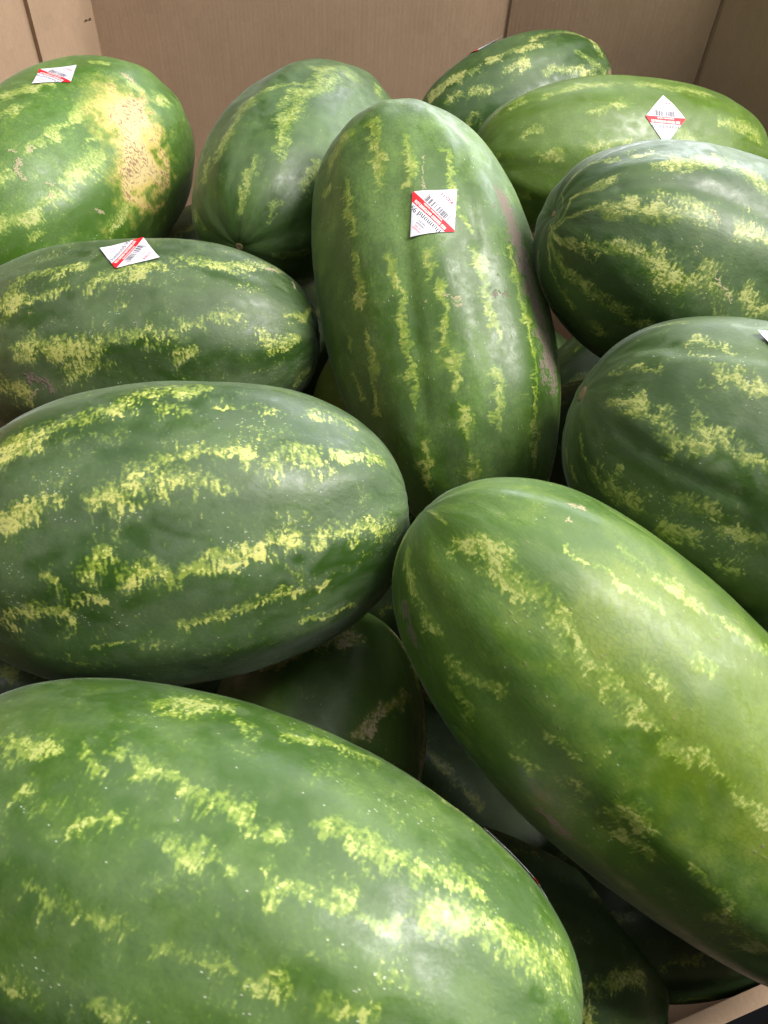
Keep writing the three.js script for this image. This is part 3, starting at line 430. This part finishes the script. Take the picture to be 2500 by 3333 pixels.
// an upright board between two plan points, inside face on the line a-b (to the right of a->b is outside), thickness outwards
function panelGeometry(a, b, y0, y1, thick, holes = []) {
  const len = a.distanceTo(b), sh = new THREE.Shape([V2(0, y0), V2(len, y0), V2(len, y1), V2(0, y1)]);
  for (const h of holes) sh.holes.push(new THREE.Path(h.map(([x, y]) => V2(x, y))));
  const g = new THREE.ExtrudeGeometry(sh, { depth: thick, bevelEnabled: false });
  const dx = (b.x - a.x) / len, dz = (b.y - a.y) / len;   // plan y is world z
  const m = new THREE.Matrix4().makeBasis(new THREE.Vector3(dx, 0, dz), new THREE.Vector3(0, 1, 0), new THREE.Vector3(-dz, 0, dx)); m.setPosition(a.x, 0, a.y);
  return g.applyMatrix4(m);
}
{
  const bin = thing('cardboard_bin', 'brown corrugated cardboard bin that holds all the watermelons', 'bin');
  const floorY = 0.06, top = 1.23, T = 0.012;
  const A = V2(-0.608, -1.60), B = V2(0.128, -1.60), B2 = V2(0.158, -1.598), C = V2(0.484, -1.467), D = V2(0.86, -1.0), E = V2(0.86, -0.352), F = V2(0.10, -0.042), G = V2(-0.45, 0.10), Hh = V2(-0.80, -0.06), J = V2(-0.80, -1.02);
  const out = (a, b, t) => { const l = a.distanceTo(b); return V2((b.y - a.y) / l * t, -(b.x - a.x) / l * t); };
  const wall = (name, a, b, y0, y1, t, holes) => part(name, panelGeometry(b, a, y0, y1, t, holes), kraft, bin);
  wall('wall_panel', A, B, floorY, top, T); { const g = out(B, B2, 0.004); wall('score_strip', V2(B.x + g.x, B.y + g.y), V2(B2.x + g.x, B2.y + g.y), floorY, top, T); } { // the right back corner: a crushed score line
    const u = V2((C.x - B2.x) / B2.distanceTo(C), (C.y - B2.y) / B2.distanceTo(C)), w = V2((D.x - C.x) / C.distanceTo(D), (D.y - C.y) / C.distanceTo(D));
    const C0 = V2(C.x - 0.005 * u.x, C.y - 0.005 * u.y), C1 = V2(C.x + 0.003 * w.x, C.y + 0.003 * w.y), g = out(C0, C1, 0.005);
    wall('wall_panel', B2, C0, floorY, top, T); wall('wall_panel', C1, D, floorY, top, T); wall('score_strip', V2(C0.x + g.x, C0.y + g.y), V2(C1.x + g.x, C1.y + g.y), floorY, top - 0.002, T + 0.004);
  }
   wall('wall_panel', D, E, floorY, 1.0, T);
  // left corner: the glued joint, two boards that leave an open gap over the board behind them
  const L = J.distanceTo(A), at = (t) => V2(mix(A.x, J.x, t / L), mix(A.y, J.y, t / L)), o = out(J, A, 0.009);
  const shift = (p) => V2(p.x + o.x, p.y + o.y);
  const hole = (cx, cy, r, k) => { const R = random(k), pts = []; for (let i = 0; i < 14; i++) { const w = TAU * i / 14, f = r * (0.6 + 0.7 * R()); pts.push([cx + f * Math.cos(w) * 1.3, cy + f * Math.sin(w) * 0.8]); } return pts; };
  const strip = wall('glue_strip', at(0.1596), at(0.0), floorY, top, 0.009, [hole(0.0135, 0.987, 0.0042, 3), hole(0.0245, 0.9885, 0.0036, 4)]);
  wall('wall_panel', J, at(0.1817), floorY, top, 0.009);
  wall('backing_panel', shift(J), shift(at(0)), floorY, top, T);
  wall('wall_panel', Hh, J, floorY, top, T); wall('front_panel', G, Hh, floorY, 0.60, T); wall('front_panel', F, G, floorY, 0.60, T); wall('front_panel', E, F, floorY, 0.60, 0.017);
  const n = out(E, F, 0.045); const F2 = V2(F.x + n.x, F.y + n.y), E2 = V2(E.x + n.x, E.y + n.y);
  wall('outer_panel', E2, F2, 0.06, 0.60, 0.04);
  const fl = new THREE.Shape([A, B2, C, D, E, F, G, Hh, J].map((p) => V2(p.x, -p.y))), fg = new THREE.ExtrudeGeometry(fl, { depth: 0.012, bevelEnabled: false }); fg.rotateX(-Math.PI / 2); fg.translate(0, floorY - 0.016, 0);
  part('bin_floor', fg, kraft, bin);
}
// ---------------------------------------------------------------- the watermelons
const WORDS = {
  A: 'pale green watermelon with a big yellow scarred ground spot, in the left back corner',
  B: 'dark green watermelon at the back between the yellow-spotted one and the tall upright one',
  C: 'long watermelon lying end-on in the middle with a soil-caked right side',
  D: 'dark watermelon on the left whose label sits on top, behind the heavily mottled one',
  E: 'large dark watermelon on the left with bright yellow mottled bands, no label',
  F: 'small dark striped watermelon farthest back against the cardboard, partly hidden',
  G: 'smooth light green watermelon at the back right with an upright diamond label',
  H: 'dark watermelon on the right whose stripes fan out from its pointed tip',
  I: 'dark watermelon at the right edge with a pale stem scar on its left end',
  J: 'large yellow-green netted watermelon slanting down at the lower right',
  K: 'largest watermelon at the front left, bright green with a glossy shoulder',
  L: 'shaded watermelon deep in the gap between the three front ones, pale streaks',
  M: 'shaded dark watermelon at the bottom beside the glossy front one',
  N: 'yellowish watermelon sliver seen under the middle one, left side',
  O: 'shaded watermelon low behind the yellow-spotted one, a grey sliver', 
  P: 'shaded watermelon low between the soiled middle one and the right edge one',
  Q: 'added watermelon filling the dark gap right of the soiled middle one',
  V: 'added watermelon darkening the bottom right corner beside the cardboard rim',
  R: 'added watermelon under the mottled one, filling the slit above the front one',
  a: 'added unseen watermelon that fills the space beneath the right edge one with the stem scar',
  b: 'added unseen watermelon that fills the space along the right wall under the fan-striped one',
  c: 'added watermelon covering the dark gap just below the tip of the fan-striped one',
  S: 'added watermelon with darkened skin, deepest in the gap beneath the yellow-green netted one',
  T: 'added watermelon filling the dark gap left of the middle one',
  U: 'added watermelon filling the gap low at the left edge between the mottled one and the front one',
  W: 'added watermelon filling the black gap left of the slanting yellow-green one',
  X: 'added watermelon filling the gap where the mottled, the middle and the slanting ones meet',
};
const LIFT = { A: [0.002, 0.0006, 0.0015, 0.002], C: [0.001, 0.0006, 0.002, 0.0012], D: [0.003, 0.001, 0.002, 0.002], G: [0.0006, 0.002, 0.0006, 0.001], F: [0.0005, 0.001, 0.002, 0.004], I: [0.003, 0.002, 0.002, 0.004], K: [0.0005, 0.0005, 0.0008, 0.0005] };
for (const [k, turn] of [['F', 2.6], ['K', 0.4], ['I', 2.9]]) MELONS[k].sticker = [...MELONS[k].sliver, turn];
for (const [k, at, az] of [['a', [0.60, 0.68, -0.50], 1.4], ['b', [0.67, 0.70, -0.90], 1.3], ['c', [0.42, 0.71, -1.01], 0.5]]) MELONS[k] = { at, turn: [az, 0.03], half: 0.21, radius: 0.118, taper: 0.02, stripes: [], marks: [] };  // unseen melons added to darken the gaps and fill the right side
let shared;
for (const key of Object.keys(MELONS)) {
  const M = prepare(key), hidden = 'OPQRSTUVWXabc'.includes(key), grooves = M.marks.filter((x) => x[0] === 'groove').map((x) => x[1]);  // Q to X and a to c are fillers added to darken gaps
  if (grooves.length) M.grooves = strokeField(M, grooves, 256, 160, 2);
  const o = thing('watermelon', WORDS[key], 'watermelon', 'watermelons heaped in the cardboard bin');
  const m = new THREE.Matrix4().makeBasis(M.d, M.v, M.u); o.quaternion.setFromRotationMatrix(m);
  o.position.set(...M.at).addScaledVector(M.v, -M.radius);
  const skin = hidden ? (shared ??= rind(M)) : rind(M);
  part('rind', melonGeometry(M, hidden ? 96 : 224, hidden ? 64 : 160), skin, o);
  M.object = o;
  if (M.sticker) addSticker(M, o, M.sticker, LIFT[key]);
}
// ---------------------------------------------------------------- corky scars where the stem or the flower sat
const cork = new THREE.MeshPhysicalMaterial({ color: new THREE.Color().setRGB(0.27, 0.215, 0.12), roughness: 0.9, specularIntensity: 0.3 });
function addScar(key, radius, height) {
  const M = MELONS[key], R = random(M.seed + 9), g = new THREE.SphereGeometry(1, 20, 14), P = g.attributes.position, p = new THREE.Vector3(), tip = point(M, 0, 0.0001, new THREE.Vector3());
  const wob = Array.from({ length: 7 }, () => 0.75 + 0.5 * R());
  for (let i = 0; i < P.count; i++) {
    p.fromBufferAttribute(P, i); const a = ((Math.atan2(p.z, p.y) / TAU + 1) % 1) * 7, w = mix(wob[a | 0], wob[((a | 0) + 1) % 7], a % 1), rr = Math.hypot(p.y, p.z);
    const sink = p.x > 0 ? 1 - 0.45 * Math.exp(-((rr / 0.45) ** 2)) : 1;
    P.setXYZ(i, tip.x + height * p.x * sink * (0.85 + 0.3 * R()), tip.y + radius * p.y * w, tip.z + radius * p.z * w);
  }
  g.computeVertexNormals(); part('stem_scar', g, cork, M.object);
}
for (const [k, r, h] of [['I', 0.0085, 0.0042], ['H', 0.0035, 0.002], ['B', 0.006, 0.0022], ['F', 0.006, 0.003]]) addScar(k, r, h);
// ---------------------------------------------------------------- the unseen lamps, window and added fill panel, each a glowing face with a light of its size just in front
for (const [name, label, p, to, w, h, power, col] of LAMPS) {
  const o = thing(name, label, name === 'unseen_window' ? 'window' : 'ceiling light'); o.position.set(...p); o.lookAt(...to);   // +z faces the bin
  const glow = new THREE.Color().setRGB(...col);
  part('glowing_panel', new THREE.BoxGeometry(w, h, 0.02), new THREE.MeshStandardMaterial({ color: 0xffffff, emissive: glow, emissiveIntensity: 1.0, roughness: 0.6 }), o);
  const fr = [[w + 0.06, 0.03, 0, h / 2 + 0.016], [w + 0.06, 0.03, 0, -h / 2 - 0.016], [0.03, h, w / 2 + 0.016, 0], [0.03, h, -w / 2 - 0.016, 0]].map(([a, b, x, y]) => new THREE.BoxGeometry(a, b, 0.05).translate(x, y, -0.01));
  part('frame', mergeGeometries(fr), new THREE.MeshStandardMaterial({ color: 0xdddddd, roughness: 0.5 }), o);
  const l = new THREE.RectAreaLight(glow, power, w, h); const f = new THREE.Vector3(...to).sub(new THREE.Vector3(...p)).normalize();
  l.position.set(...p).addScaledVector(f, 0.03); l.lookAt(...to); l.castShadow = true; l.name = name; scene.add(l);
}
renderer.render(scene, camera);
